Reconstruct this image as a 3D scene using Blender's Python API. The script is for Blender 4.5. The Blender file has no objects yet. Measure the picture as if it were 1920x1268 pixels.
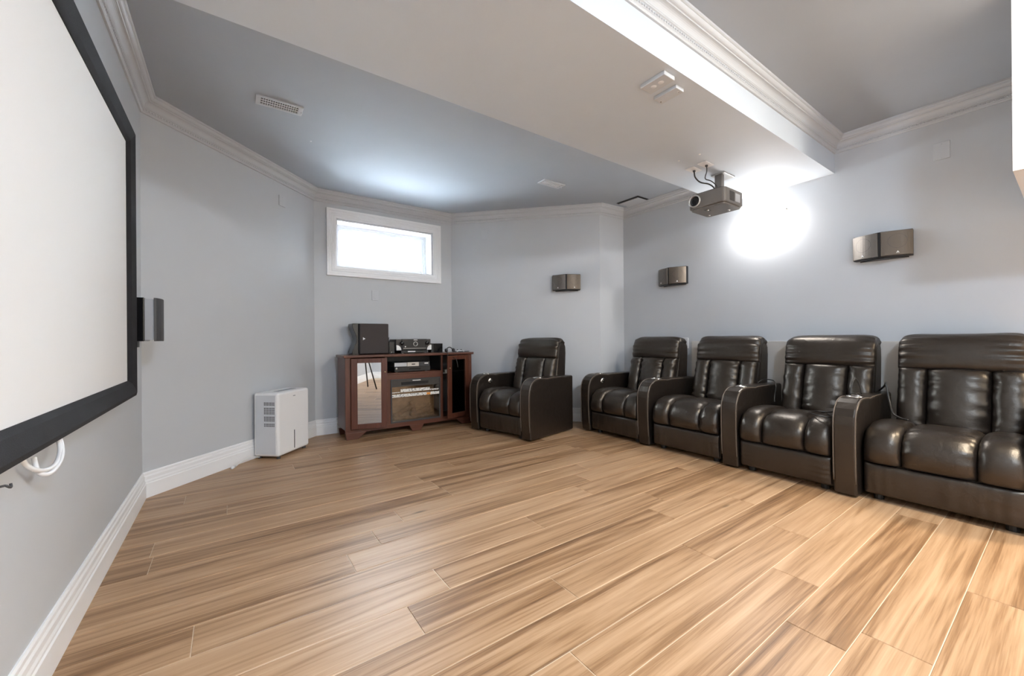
import bpy, bmesh, math, random
from mathutils import Vector, Matrix
random.seed(7)
PI = math.pi
S = bpy.context.scene
COL = S.collection

# ------------------------------------------------------------------ camera
cam_d = bpy.data.cameras.new('camera'); cam = bpy.data.objects.new('camera', cam_d); COL.objects.link(cam)
cam_d.sensor_fit = 'HORIZONTAL'; cam_d.sensor_width = 36.0; cam_d.lens = 36.0 * 749.65 / 1920.0
cam_d.clip_start = 0.02
Fv = Vector((0.5761652, 0.8173327, 0.0009422)); Rv = Vector((0.8173113, -0.5761409, -0.0079941)); Uv = Vector((0.0059910, -0.0053760, 0.9999676))
cam.matrix_world = Matrix(((Rv.x, Uv.x, -Fv.x, 0), (Rv.y, Uv.y, -Fv.y, 0), (Rv.z, Uv.z, -Fv.z, 1.03), (0, 0, 0, 1)))
S.camera = cam

# ------------------------------------------------------------------ world, exposure
W = bpy.data.worlds.new('overcast_sky'); S.world = W; W.use_nodes = True
bg = W.node_tree.nodes['Background']; bg.inputs[0].default_value = (0.86, 0.93, 1.0, 1); bg.inputs[1].default_value = 14.0
S.view_settings.view_transform = 'Standard'; S.view_settings.look = 'None'
S.view_settings.gamma = 1.0; S.view_settings.use_curve_mapping = False
S.view_settings.exposure = 2.02
SCONCE_E = 19.0        # glow of the visible wall sconce
FILL_SCONCE_E = 90.0       # unseen second sconce, added for warm light from the right
CEIL_FILL_E = 75.0          # unseen flush ceiling lamps behind the camera, added as fill

# ------------------------------------------------------------------ helpers
class MB:
    def __init__(s): s.v = []; s.f = []; s.m = []
    def quad(s, a, b, c, d, mi=0):
        n = len(s.v); s.v += [a, b, c, d]; s.f.append((n, n+1, n+2, n+3)); s.m.append(mi)
    def box(s, x0, x1, y0, y1, z0, z1, mi=0):
        n = len(s.v)
        s.v += [(x0,y0,z0),(x1,y0,z0),(x1,y1,z0),(x0,y1,z0),(x0,y0,z1),(x1,y0,z1),(x1,y1,z1),(x0,y1,z1)]
        for f in ((0,3,2,1),(4,5,6,7),(0,1,5,4),(1,2,6,5),(2,3,7,6),(3,0,4,7)):
            s.f.append(tuple(n+i for i in f)); s.m.append(mi)
        return s
    def prism(s, poly, a, b, axis='z', mi=0):
        """poly 2D extruded a..b; axis z: (x,y), axis y: (x,z), axis x: (y,z)"""
        n = len(s.v); k = len(poly)
        for h in (a, b):
            for p, q in poly:
                s.v.append((p, q, h) if axis == 'z' else (p, h, q) if axis == 'y' else (h, p, q))
        s.f.append(tuple(range(n, n+k))); s.m.append(mi)
        s.f.append(tuple(range(n+2*k-1, n+k-1, -1))); s.m.append(mi)
        for i in range(k):
            j = (i+1) % k
            s.f.append((n+i, n+k+i, n+k+j, n+j)); s.m.append(mi)
        return s
    def tube(s, pts, r, n=8, smooth=4, closed=False, mi=0):
        P = [Vector(p) for p in pts]
        if smooth > 1 and len(P) > 2:
            Q = []; L = len(P)
            for i in range(L if closed else L-1):
                g = (lambda k: P[k % L]) if closed else (lambda k: P[max(0, min(L-1, k))])
                p0, p1, p2, p3 = g(i-1), g(i), g(i+1), g(i+2)
                for k in range(smooth):
                    t = k/smooth
                    Q.append(0.5*((2*p1)+(p2-p0)*t+(2*p0-5*p1+4*p2-p3)*t*t+(3*p1-p0-3*p2+p3)*t**3))
            if not closed: Q.append(P[-1])
            P = Q
        base = len(s.v); L = len(P); up = Vector((0, 0, 1)); prev = None
        for i, p in enumerate(P):
            a = P[(i-1) % L] if (closed or i > 0) else p
            b = P[(i+1) % L] if (closed or i < L-1) else p
            d = (b-a).normalized()
            x = (prev - d*prev.dot(d)) if prev else d.cross(up if abs(d.z) < .9 else Vector((1, 0, 0)))
            if x.length < 1e-6: x = d.orthogonal()
            x.normalize(); prev = x; y = d.cross(x)
            for k in range(n):
                th = 2*PI*k/n; s.v.append(tuple(p + (x*math.cos(th)+y*math.sin(th))*r))
        for i in range(L if closed else L-1):
            for k in range(n):
                a = base+i*n+k; b = base+i*n+(k+1) % n; c = base+((i+1) % L)*n+(k+1) % n; d = base+((i+1) % L)*n+k
                s.f.append((a, b, c, d)); s.m.append(mi)
        if not closed:
            s.f.append(tuple(range(base+n-1, base-1, -1))); s.m.append(mi)
            s.f.append(tuple(range(base+(L-1)*n, base+L*n))); s.m.append(mi)
        return s
    def lathe(s, prof, n=24, center=(0, 0, 0), axis='z', a0=0.0, a1=2*PI, mi=0):
        """prof: (r, h); revolves round axis through center"""
        base = len(s.v); full = abs(a1-a0-2*PI) < 1e-6; m = n if full else n+1; cx, cy, cz = center
        for r, h in prof:
            for k in range(m):
                th = a0+(a1-a0)*k/n; p, q = r*math.cos(th), r*math.sin(th)
                s.v.append((cx+p, cy+q, cz+h) if axis == 'z' else (cx+h, cy+p, cz+q) if axis == 'x' else (cx+p, cy+h, cz+q))
        for i in range(len(prof)-1):
            for k in range(n):
                k2 = (k+1) % m
                s.f.append((base+i*m+k, base+i*m+k2, base+(i+1)*m+k2, base+(i+1)*m+k)); s.m.append(mi)
        return s
    def build(s, name, mat, parent=None, smooth=False, bevel=0, seg=2, angle=40, recalc=True, merge=False, subsurf=0):
        me = bpy.data.meshes.new(name); me.from_pydata(s.v, [], s.f)
        mats = mat if isinstance(mat, (list, tuple)) else [mat]
        for x in mats: me.materials.append(x)
        me.polygons.foreach_set('material_index', s.m)
        if recalc or merge:
            bm = bmesh.new(); bm.from_mesh(me)
            if merge: bmesh.ops.remove_doubles(bm, verts=bm.verts, dist=1e-5)
            bmesh.ops.recalc_face_normals(bm, faces=bm.faces); bm.to_mesh(me); bm.free()
        if smooth: me.polygons.foreach_set('use_smooth', [True]*len(me.polygons))
        o = bpy.data.objects.new(name, me); COL.objects.link(o)
        if parent: o.parent = parent
        if bevel:
            b = o.modifiers.new('bevel', 'BEVEL'); b.width = bevel; b.segments = seg; b.limit_method = 'ANGLE'; b.angle_limit = math.radians(angle)
            b.harden_normals = False
        if subsurf:
            b = o.modifiers.new('sub', 'SUBSURF'); b.levels = subsurf; b.render_levels = subsurf
        return o

def tag(o, label, cat, group=None):
    o['label'] = label; o['category'] = cat
    if group: o['group'] = group
    return o
def thing(name, label, cat, loc=(0, 0, 0), rotz=0.0, group=None):
    o = bpy.data.objects.new(name, None); COL.objects.link(o); o.empty_display_size = .1
    o.location = loc; o.rotation_euler = (0, 0, rotz)
    return tag(o, label, cat, group)
def struct(o): o['kind'] = 'structure'; return o
def sroot(name):
    o = bpy.data.objects.new(name, None); COL.objects.link(o); o.empty_display_size = .1; return struct(o)

# ------------------------------------------------------------------ materials
def mat(name, col, rough=.5, metal=0.0, bump=0.0, bscale=60.0, spec=None, var=0.0, vscale=4.0, emit=None, estr=0.0, coat=0.0):
    m = bpy.data.materials.new(name); m.use_nodes = True; nt = m.node_tree; b = nt.nodes['Principled BSDF']
    b.inputs['Base Color'].default_value = (*col, 1); b.inputs['Roughness'].default_value = rough; b.inputs['Metallic'].default_value = metal
    if spec is not None: b.inputs['Specular IOR Level'].default_value = spec
    if coat: b.inputs['Coat Weight'].default_value = coat; b.inputs['Coat Roughness'].default_value = .15
    tc = nt.nodes.new('ShaderNodeTexCoord')
    if var:
        n = nt.nodes.new('ShaderNodeTexNoise'); n.inputs['Scale'].default_value = vscale; n.inputs['Detail'].default_value = 5
        nt.links.new(tc.outputs['Object'], n.inputs['Vector'])
        r = nt.nodes.new('ShaderNodeMapRange'); r.inputs[1].default_value = .3; r.inputs[2].default_value = .7; r.inputs[3].default_value = 1-var; r.inputs[4].default_value = 1+var
        nt.links.new(n.outputs['Fac'], r.inputs[0])
        mx = nt.nodes.new('ShaderNodeVectorMath'); mx.operation = 'SCALE'; mx.inputs[0].default_value = col
        nt.links.new(r.outputs[0], mx.inputs['Scale']); nt.links.new(mx.outputs[0], b.inputs['Base Color'])
    if bump:
        n = nt.nodes.new('ShaderNodeTexNoise'); n.inputs['Scale'].default_value = bscale; n.inputs['Detail'].default_value = 4
        nt.links.new(tc.outputs['Object'], n.inputs['Vector'])
        bp = nt.nodes.new('ShaderNodeBump'); bp.inputs['Strength'].default_value = bump; bp.inputs['Distance'].default_value = .01
        nt.links.new(n.outputs['Fac'], bp.inputs['Height']); nt.links.new(bp.outputs[0], b.inputs['Normal'])
    if emit:
        b.inputs['Emission Color'].default_value = (*emit, 1); b.inputs['Emission Strength'].default_value = estr
    return m

M = {}
M['wall'] = mat('wall_paint_grey', (.555, .575, .595), .5, bump=.03, bscale=220, var=.015, vscale=1.5)
M['ceiling'] = mat('ceiling_grey_shaded', (.43, .468, .51), .8, bump=.03, bscale=200, var=.015, spec=.2)  # shade on the ceiling beyond the soffit is mixed into this darker grey
M['soffit'] = mat('soffit_grey_lit', (.62, .675, .73), .7, bump=.03, bscale=200, var=.015, spec=.25)  # light on the soffit underside is mixed into this paler grey
M['crown'] = mat('crown_paint_grey', (.56, .575, .59), .45)
M['white'] = mat('trim_white', (.88, .88, .88), .35, var=.02, vscale=2)
M['pvc'] = mat('white_vinyl', (.85, .86, .88), .3)
M['plate'] = mat('plate_grey', (.57, .59, .61), .45)
M['plate_white'] = mat('plate_white', (.8, .8, .8), .4)
M['taupe'] = mat('taupe_band', (.66, .63, .58), .7, bump=.05, bscale=150)
M['screen'] = mat('screen_vinyl', (.82, .82, .81), .8)
M['velvet'] = mat('black_velvet', (.012, .012, .014), .85, bump=.2, bscale=300, var=.25, vscale=12)
M['black'] = mat('black_plastic', (.012, .012, .013), .4)
M['gloss_black'] = mat('gloss_black', (.008, .008, .009), .12)
M['grey_satin'] = mat('grey_satin', (.35, .36, .38), .35)
M['darkgrey'] = mat('dark_grey', (.05, .05, .053), .5)
M['steel'] = mat('steel', (.6, .6, .6), .25, metal=1.0)
M['chrome'] = mat('chrome', (.75, .72, .68), .15, metal=1.0)
M['brass'] = mat('brass', (.75, .62, .4), .25, metal=1.0)
M['dark_hole'] = mat('dark_hole', (.02, .02, .02), .8)
M['cable_black'] = mat('cable_black', (.02, .018, .016), .4)
M['cable_white'] = mat('cable_white', (.8, .8, .8), .4)
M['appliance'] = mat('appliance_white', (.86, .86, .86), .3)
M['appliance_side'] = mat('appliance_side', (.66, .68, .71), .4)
M['grille_fabric'] = mat('grille_fabric', (.055, .045, .042), .75, bump=.15, bscale=500)
M['projector'] = mat('projector_grey', (.14, .125, .11), .4)
M['projector_dark'] = mat('projector_dark', (.05, .045, .04), .45)
M['silver'] = mat('silver_face', (.55, .54, .52), .3, metal=.6)
M['ember'] = mat('log_print', (.30, .21, .14), .7, var=.4, vscale=30)
M['firebox'] = mat('firebox_back', (.50, .39, .28), .6, var=.25, vscale=14)
M['sub_floor'] = mat('joint_tan', (.66, .53, .38), .6)
M['logo'] = mat('logo_white', (.9, .9, .88), .4)
M['stitch'] = mat('stitch_piping', (.11, .085, .065), .45)

def leather():
    m = bpy.data.materials.new('dark_leather'); m.use_nodes = True; nt = m.node_tree; b = nt.nodes['Principled BSDF']; N = nt.nodes.new; L = nt.links.new
    tc = N('ShaderNodeTexCoord')
    n1 = N('ShaderNodeTexNoise'); n1.inputs['Scale'].default_value = 9; n1.inputs['Detail'].default_value = 3; L(tc.outputs['Object'], n1.inputs['Vector'])
    cr = N('ShaderNodeValToRGB'); cr.color_ramp.elements[0].color = (.0085, .0065, .0055, 1); cr.color_ramp.elements[1].color = (.018, .013, .0105, 1)
    L(n1.outputs['Fac'], cr.inputs[0]); L(cr.outputs[0], b.inputs['Base Color'])
    mr = N('ShaderNodeMapRange'); mr.inputs[3].default_value = .29; mr.inputs[4].default_value = .40; L(n1.outputs['Fac'], mr.inputs[0]); L(mr.outputs[0], b.inputs['Roughness'])
    v = N('ShaderNodeTexVoronoi'); v.inputs['Scale'].default_value = 380; L(tc.outputs['Object'], v.inputs['Vector'])
    n2 = N('ShaderNodeTexNoise'); n2.inputs['Scale'].default_value = 22; n2.inputs['Detail'].default_value = 4; n2.inputs['Distortion'].default_value = .6; L(tc.outputs['Object'], n2.inputs['Vector'])
    b1 = N('ShaderNodeBump'); b1.inputs['Strength'].default_value = .12; b1.inputs['Distance'].default_value = .002; L(v.outputs['Distance'], b1.inputs['Height'])
    b2 = N('ShaderNodeBump'); b2.inputs['Strength'].default_value = .35; b2.inputs['Distance'].default_value = .006; L(n2.outputs['Fac'], b2.inputs['Height']); L(b1.outputs[0], b2.inputs['Normal'])
    L(b2.outputs[0], b.inputs['Normal'])
    b.inputs['Specular IOR Level'].default_value = .85; b.inputs['Specular Tint'].default_value = (1, .88, .74, 1)
    return m
M['leather'] = leather()

def wood_plank():
    m = bpy.data.materials.new('oak_plank'); m.use_nodes = True; nt = m.node_tree; b = nt.nodes['Principled BSDF']; N = nt.nodes.new; L = nt.links.new
    tc = N('ShaderNodeTexCoord'); oi = N('ShaderNodeObjectInfo')
    off = N('ShaderNodeCombineXYZ'); mul = N('ShaderNodeMath'); mul.operation = 'MULTIPLY'; mul.inputs[1].default_value = 71.3; L(oi.outputs['Random'], mul.inputs[0])
    L(mul.outputs[0], off.inputs[0]); L(mul.outputs[0], off.inputs[2])
    add = N('ShaderNodeVectorMath'); add.operation = 'ADD'; L(tc.outputs['Object'], add.inputs[0]); L(off.outputs[0], add.inputs[1])
    def mapped(sc):
        mp = N('ShaderNodeMapping'); mp.inputs['Scale'].default_value = sc; L(add.outputs[0], mp.inputs['Vector']); return mp
    # broad streaks along the board
    m1 = mapped((.55, 16, 1)); n1 = N('ShaderNodeTexNoise'); n1.inputs['Scale'].default_value = 1.0; n1.inputs['Detail'].default_value = 6; n1.inputs['Roughness'].default_value = .6; n1.inputs['Distortion'].default_value = .9
    L(m1.outputs[0], n1.inputs['Vector'])
    # cathedral grain
    m2 = mapped((.32, 7, 1)); w = N('ShaderNodeTexNoise'); w.inputs['Scale'].default_value = 1.0; w.inputs['Detail'].default_value = 1.5; w.inputs['Distortion'].default_value = .5; L(m2.outputs[0], w.inputs['Vector'])
    sn = N('ShaderNodeMath'); sn.operation = 'MULTIPLY'; sn.inputs[1].default_value = 60; L(w.outputs['Fac'], sn.inputs[0])
    si = N('ShaderNodeMath'); si.operation = 'SINE'; L(sn.outputs[0], si.inputs[0])
    # fibres
    m3 = mapped((6, 260, 1)); n3 = N('ShaderNodeTexNoise'); n3.inputs['Scale'].default_value = 1.0; n3.inputs['Detail'].default_value = 3; L(m3.outputs[0], n3.inputs['Vector'])
    m5 = mapped((.9, 55, 1)); n5 = N('ShaderNodeTexNoise'); n5.inputs['Scale'].default_value = 1.0; n5.inputs['Detail'].default_value = 5; n5.inputs['Distortion'].default_value = .8; L(m5.outputs[0], n5.inputs['Vector'])
    ramp = N('ShaderNodeValToRGB'); e = ramp.color_ramp.elements
    e[0].position = .25; e[0].color = (0.139, 0.070, 0.030, 1); e[1].position = .74; e[1].color = (0.519, 0.335, 0.197, 1)
    k = e.new(.42); k.color = (0.278, 0.153, 0.073, 1); k = e.new(.54); k.color = (0.408, 0.246, 0.131, 1)
    # combine into one factor
    a1 = N('ShaderNodeMath'); a1.operation = 'MULTIPLY_ADD'; a1.inputs[1].default_value = .045; L(si.outputs[0], a1.inputs[0]); L(n1.outputs['Fac'], a1.inputs[2])
    a2 = N('ShaderNodeMath'); a2.operation = 'MULTIPLY_ADD'; a2.inputs[1].default_value = .22; L(n3.outputs['Fac'], a2.inputs[0]); L(a1.outputs[0], a2.inputs[2])
    a5 = N('ShaderNodeMath'); a5.operation = 'MULTIPLY_ADD'; a5.inputs[1].default_value = .30; L(n5.outputs['Fac'], a5.inputs[0]); L(a2.outputs[0], a5.inputs[2])
    a3 = N('ShaderNodeMath'); a3.operation = 'MULTIPLY_ADD'; a3.inputs[1].default_value = .16; L(oi.outputs['Random'], a3.inputs[0]); L(a5.outputs[0], a3.inputs[2])
    a4 = N('ShaderNodeMath'); a4.operation = 'SUBTRACT'; a4.inputs[1].default_value = .285; L(a3.outputs[0], a4.inputs[0])
    L(a4.outputs[0], ramp.inputs[0])
    # knots
    m4 = mapped((1.7, 6.5, 1)); v = N('ShaderNodeTexVoronoi'); v.inputs['Scale'].default_value = 1.0; v.inputs['Randomness'].default_value = 1; L(m4.outputs[0], v.inputs['Vector'])
    kr = N('ShaderNodeMapRange'); kr.inputs[1].default_value = .03; kr.inputs[2].default_value = .10; kr.inputs[3].default_value = .35; kr.inputs[4].default_value = 1.0; L(v.outputs['Distance'], kr.inputs[0])
    sep = N('ShaderNodeSeparateColor'); L(v.outputs['Color'], sep.inputs[0])
    gt = N('ShaderNodeMath'); gt.operation = 'GREATER_THAN'; gt.inputs[1].default_value = .28; L(sep.outputs[0], gt.inputs[0])
    mxk = N('ShaderNodeMath'); mxk.operation = 'MAXIMUM'; L(kr.outputs[0], mxk.inputs[0]); L(gt.outputs[0], mxk.inputs[1])
    sc = N('ShaderNodeVectorMath'); sc.operation = 'SCALE'; L(ramp.outputs[0], sc.inputs[0]); L(mxk.outputs[0], sc.inputs['Scale'])
    L(sc.outputs[0], b.inputs['Base Color'])
    b.inputs['Roughness'].default_value = .38; b.inputs['Specular IOR Level'].default_value = .4
    bp = N('ShaderNodeBump'); bp.inputs['Strength'].default_value = .15; bp.inputs['Distance'].default_value = .002; L(n3.outputs['Fac'], bp.inputs['Height']); L(bp.outputs[0], b.inputs['Normal'])
    return m
M['oak'] = wood_plank()

def stain(name, c0, c1, scale):
    m = bpy.data.materials.new(name); m.use_nodes = True; nt = m.node_tree; b = nt.nodes['Principled BSDF']; N = nt.nodes.new; L = nt.links.new
    tc = N('ShaderNodeTexCoord'); mp = N('ShaderNodeMapping'); mp.inputs['Scale'].default_value = scale; L(tc.outputs['Object'], mp.inputs['Vector'])
    n = N('ShaderNodeTexNoise'); n.inputs['Scale'].default_value = 6; n.inputs['Detail'].default_value = 5; n.inputs['Distortion'].default_value = .5; L(mp.outputs[0], n.inputs['Vector'])
    cr = N('ShaderNodeValToRGB'); cr.color_ramp.elements[0].position = .3; cr.color_ramp.elements[1].position = .7
    cr.color_ramp.elements[0].color = (*c0, 1); cr.color_ramp.elements[1].color = (*c1, 1); L(n.outputs['Fac'], cr.inputs[0]); L(cr.outputs[0], b.inputs['Base Color'])
    b.inputs['Roughness'].default_value = .3; return m
M['cherry_v'] = stain('cherry_vertical', (.085, .026, .015), (.13, .043, .024), (7, 7, .6))
M['cherry_h'] = stain('cherry_horizontal', (.085, .026, .015), (.13, .043, .024), (.6, 7, 7))

def glass(name, tint=(1, 1, 1), refl=.08, rough=0.0):
    m = bpy.data.materials.new(name); m.use_nodes = True; nt = m.node_tree; nt.nodes.clear(); N = nt.nodes.new; L = nt.links.new
    o = N('ShaderNodeOutputMaterial'); t = N('ShaderNodeBsdfTransparent'); t.inputs[0].default_value = (*tint, 1)
    g = N('ShaderNodeBsdfGlossy'); g.inputs['Roughness'].default_value = rough; g.inputs[0].default_value = (1, 1, 1, 1)
    mx = N('ShaderNodeMixShader'); fr = N('ShaderNodeFresnel'); fr.inputs[0].default_value = 1.5
    ad = N('ShaderNodeMath'); ad.operation = 'ADD'; ad.use_clamp = True; ad.inputs[1].default_value = refl; L(fr.outputs[0], ad.inputs[0])
    L(ad.outputs[0], mx.inputs[0]); L(t.outputs[0], mx.inputs[1]); L(g.outputs[0], mx.inputs[2]); L(mx.outputs[0], o.inputs[0]); return m
M['glass'] = glass('window_glass', (.95, .98, 1.0), .02)
M['door_glass'] = glass('mirror_tint_glass', (.25, .27, .28), .50)
M['dark_glass'] = glass('dark_glass', (.7, .68, .64), .03)
M['fire_glass'] = glass('fire_glass', (.75, .67, .56), .05, .03)

def speaker_mesh():
    m = mat('bronze_mesh', (.17, .14, .11), .36, metal=.75, bump=.25, bscale=900); return m
M['bronze'] = speaker_mesh()
M['bronze_lit'] = mat('bronze_mesh_lit', (.19, .17, .15), .36, metal=.75, bump=.25, bscale=900)  # paler copy of the bronze mesh, sconce light put into its colour

def sticker():
    m = bpy.data.materials.new('printed_label'); m.use_nodes = True; nt = m.node_tree; b = nt.nodes['Principled BSDF']; N = nt.nodes.new; L = nt.links.new
    tc = N('ShaderNodeTexCoord'); mp = N('ShaderNodeMapping'); mp.inputs['Scale'].default_value = (60, 1, 90); L(tc.outputs['Object'], mp.inputs['Vector'])
    n = N('ShaderNodeTexNoise'); n.inputs['Scale'].default_value = 1; n.inputs['Detail'].default_value = 2; L(mp.outputs[0], n.inputs['Vector'])
    cr = N('ShaderNodeValToRGB'); cr.color_ramp.interpolation = 'CONSTANT'; cr.color_ramp.elements[0].color = (.08, .08, .08, 1); cr.color_ramp.elements[1].color = (.85, .84, .8, 1); cr.color_ramp.elements[1].position = .42
    L(n.outputs['Fac'], cr.inputs[0]); L(cr.outputs[0], b.inputs['Base Color']); b.inputs['Roughness'].default_value = .5; return m
M['sticker'] = sticker()
M['sconce_glass'] = mat('sconce_glass_lit', (.9, .88, .84), .4, emit=(.97, .94, .92), estr=SCONCE_E)
M['fill_sconce_glass'] = mat('sconce_glass_fill_warm', (.9, .88, .84), .4, emit=(1.0, .84, .62), estr=FILL_SCONCE_E)
M['sconce_inner'] = mat('sconce_glass_inside', (.9, .88, .84), .4, emit=(.97, .94, .92), estr=4.5)
M['fill_lamp_glass'] = mat('ceiling_fill_lit', (.9, .9, .9), .4, emit=(.76, .93, 1.16), estr=CEIL_FILL_E)
M['fill_lamp_glass_warm'] = mat('ceiling_fill_lit_warm', (.9, .9, .9), .4, emit=(.98, .90, .77), estr=CEIL_FILL_E)

# ------------------------------------------------------------------ room shell
H = 2.65; HS = 2.374; SY0, SY1 = 1.16, 2.05
RY = -2.4
A0 = (-.475, 3.537); A1 = (.743, 4.742); A2 = (2.376, 4.742); A3 = (3.691, 3.364); A4 = (4.10, 3.338)
B0 = (-.475, RY); B1 = (4.10, RY)
POLY = [B0, A0, A1, A2, A3, A4, B1]        # walking so that the room is on the right hand
def inward(a, b):
    d = Vector((b[0]-a[0], b[1]-a[1])).normalized(); return Vector((d.y, -d.x))
def wall(name, a, b, t=.1):
    n = inward(a, b); d = Vector((b[0]-a[0], b[1]-a[1])).normalized()
    a2 = Vector(a)-n*t-d*.0; b2 = Vector(b)-n*t
    return struct(MB().prism([a, b, tuple(b2), tuple(a2)], -.05, H+.05).build(name, M['wall']))
wall('wall_left', B0, A0); wall('wall_far_left', A0, A1); wall('wall_far_right', A2, A3)
wall('wall_nib', A3, A4); wall('wall_right', A4, B1); wall('wall_rear', B1, B0)
# window wall with its opening
WX0, WX1, WZ0, WZ1 = .967, 2.104, 1.84, 2.366
wb = MB(); y0, y1 = 4.742, 4.962
wb.box(A1[0]-.1, WX0, y0, y1, -.05, H+.05); wb.box(WX1, A2[0]+.1, y0, y1, -.05, H+.05); wb.box(WX0, WX1, y0, y1, -.05, WZ0); wb.box(WX0, WX1, y0, y1, WZ1, H+.05)
struct(wb.build('wall_far', M['wall']))
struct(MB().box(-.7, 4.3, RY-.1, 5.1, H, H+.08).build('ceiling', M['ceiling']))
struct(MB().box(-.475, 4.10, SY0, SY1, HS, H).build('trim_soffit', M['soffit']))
# white boxed bulkhead over the right end of the seat row
struct(MB().box(3.02, 4.10, -.75, .176, 1.80, H).build('trim_bulkhead', M['white']))

# floor: slab and individual planks
fl = struct(MB().box(-.6, 4.2, RY-.1, 5.0, -.06, -.0022).build('floor', M['sub_floor']))
def xr(y):
    """inner x-range of the room at depth y"""
    lo, hi = -.475, 4.10
    if y > A0[1]: lo = A0[0]+(y-A0[1])*(A1[0]-A0[0])/(A1[1]-A0[1])
    if y > A3[1]: hi = A3[0]-(y-A3[1])*(A3[0]-A2[0])/(A2[1]-A3[1])
    return lo, hi
PW, PL = .176, 1.50
known = {0: 1.636, 1: 1.968, 2: 2.405, 3: 1.828, 4: 1.12, 5: 2.05, 6: .566+.17, 7: 1.387, 8: .45}
cache = {}
k0 = -14
def plank_mesh(L, Wd):
    key = (round(L, 4), round(Wd, 4))
    if key in cache: return cache[key]
    x, y, b = L/2-.0012, Wd/2-.0014, .0016
    v = [(-x, -y, -.004), (x, -y, -.004), (x, y, -.004), (-x, y, -.004),
         (-x, -y, -.0018), (x, -y, -.0018), (x, y, -.0018), (-x, y, -.0018),
         (-x+b, -y+b, 0), (x-b, -y+b, 0), (x-b, y-b, 0), (-x+b, y-b, 0)]
    f = [(8, 9, 10, 11)]+[(i, (i+1) % 4, (i+1) % 4+4, i+4) for i in range(4)]+[(i+4, (i+1) % 4+4, (i+1) % 4+8, i+8) for i in range(4)]
    me = bpy.data.meshes.new('plank'); me.from_pydata(v, [], f); me.materials.append(M['oak']); cache[key] = me; return me
for k in range(k0, 25):
    ya = .443+PW*k; yb = min(ya+PW, 4.745)
    if yb-ya < .03: continue
    la, ha = xr(ya); lb, hb = xr(yb); lo, hi = min(la, lb), max(ha, hb)
    if ya < A0[1]: lo = -.475
    if ya < A3[1]: hi = 4.10
    j = known.get(k, random.uniform(-.4, 1.1)); j -= math.ceil((j-lo)/PL)*PL
    first = True
    while j < hi:
        a, b = (lo if first else j), min(j+PL, hi)
        if first and b-lo < .12: j += PL; b = min(j+PL, hi)
        first = False
        if b-a > .02:
            o = bpy.data.objects.new('plank', plank_mesh(b-a, yb-ya)); COL.objects.link(o); o.parent = fl
            o.location = ((a+b)/2, (ya+yb)/2, random.uniform(-.0003, .0003))
        j += PL

# swept trims with mitred corners ------------------------------------------------
def sweep(name, chain, prof, m, ztop=None, smooth=False):
    """chain: room outline points (room on the right); prof: (offset from wall, z); one object per wall"""
    outs = []
    n = len(chain)
    ins = [inward(chain[i], chain[i+1]) for i in range(n-1)]
    def corner(i, d):
        p = Vector(chain[i])
        if i == 0: return p+ins[0]*d
        if i == n-1: return p+ins[-1]*d
        a, b = ins[i-1], ins[i]; m_ = (a+b); return p+m_*(d/(1+a.dot(b)))
    for i in range(n-1):
        mb = MB(); k = len(prof)
        for e in (i, i+1):
            for d, z in prof:
                q = corner(e, d); mb.v.append((q.x, q.y, z))
        for j in range(k):
            j2 = (j+1) % k; mb.f.append((j, j2, k+j2, k+j)); mb.m.append(0)
        mb.f.append(tuple(range(k-1, -1, -1))); mb.m.append(0); mb.f.append(tuple(range(k, 2*k))); mb.m.append(0)
        outs.append(struct(mb.build(name[i] if isinstance(name, list) else name, m)))
    return outs
def crown_prof(z1):
    c = [(0, -.116), (.010, -.116), (.013, -.110), (.013, -.104), (.016, -.101), (.016, -.085), (.022, -.082), (.022, -.077)]
    for i in range(7):
        t = i/6*PI/2; c.append((.024+.026*(1-math.cos(t)), -.075+.032*math.sin(t)))
    c += [(.054, -.043), (.054, -.038)]
    for i in range(6):
        t = i/5*PI/2; c.append((.056+.018*math.sin(t), -.036+.020*(1-math.cos(t))))
    c += [(.078, -.015), (.082, -.012), (.082, 0), (0, 0)]
    return [(d, z1+z) for d, z in c]
def beads(parent, a, b, z, off):
    n = inward(a, b); d = Vector((b[0]-a[0], b[1]-a[1])); L = d.length; d.normalize(); mb = MB(); c = int(L/.019); r = .0068
    for i in range(c):
        p = Vector(a)+d*(.0095+i*.019)+n*off; x, y = p.x, p.y; k = len(mb.v)
        tx, ty = d*(r*1.2); ox, oy = n*r
        mb.v += [(x+tx, y+ty, z), (x-tx, y-ty, z), (x+ox, y+oy, z), (x-ox, y-oy, z), (x, y, z+r), (x, y, z-r)]
        for f in ((0, 2, 4), (2, 1, 4), (1, 3, 4), (3, 0, 4), (2, 0, 5), (1, 2, 5), (3, 1, 5), (0, 3, 5)): mb.f.append(tuple(k+q for q in f)); mb.m.append(0)
    o = mb.build('bead_rope', M['crown'], parent, smooth=True, recalc=False); o['kind'] = 'stuff'
cp = crown_prof(H)
ch1 = [(-.475, SY1), A0, A1, A2, A3, A4, (4.10, SY1)]
c1 = sweep(['trim_crown_left', 'trim_crown_far_left', 'trim_crown_far', 'trim_crown_far_right', 'trim_crown_nib', 'trim_crown_right'], ch1, cp, M['crown'])
ch2 = [(-.475, RY), (-.475, SY0), (4.10, SY0), (4.10, .176)]
c2 = sweep(['trim_crown_rear_left', 'trim_crown_soffit', 'trim_crown_rear_right'], ch2, cp, M['crown'])
for objs, ch in ((c1, ch1), (c2, ch2)):
    for i, o in enumerate(objs): beads(o, ch[i], ch[i+1], H-.093, .0165)
bpz = [(0, 0), (.020, 0), (.020, .092), (.016, .098), (.0165, .108), (.013, .118), (.013, .138), (.009, .147), (.009, .160), (.005, .168), (0, .168)]
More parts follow.
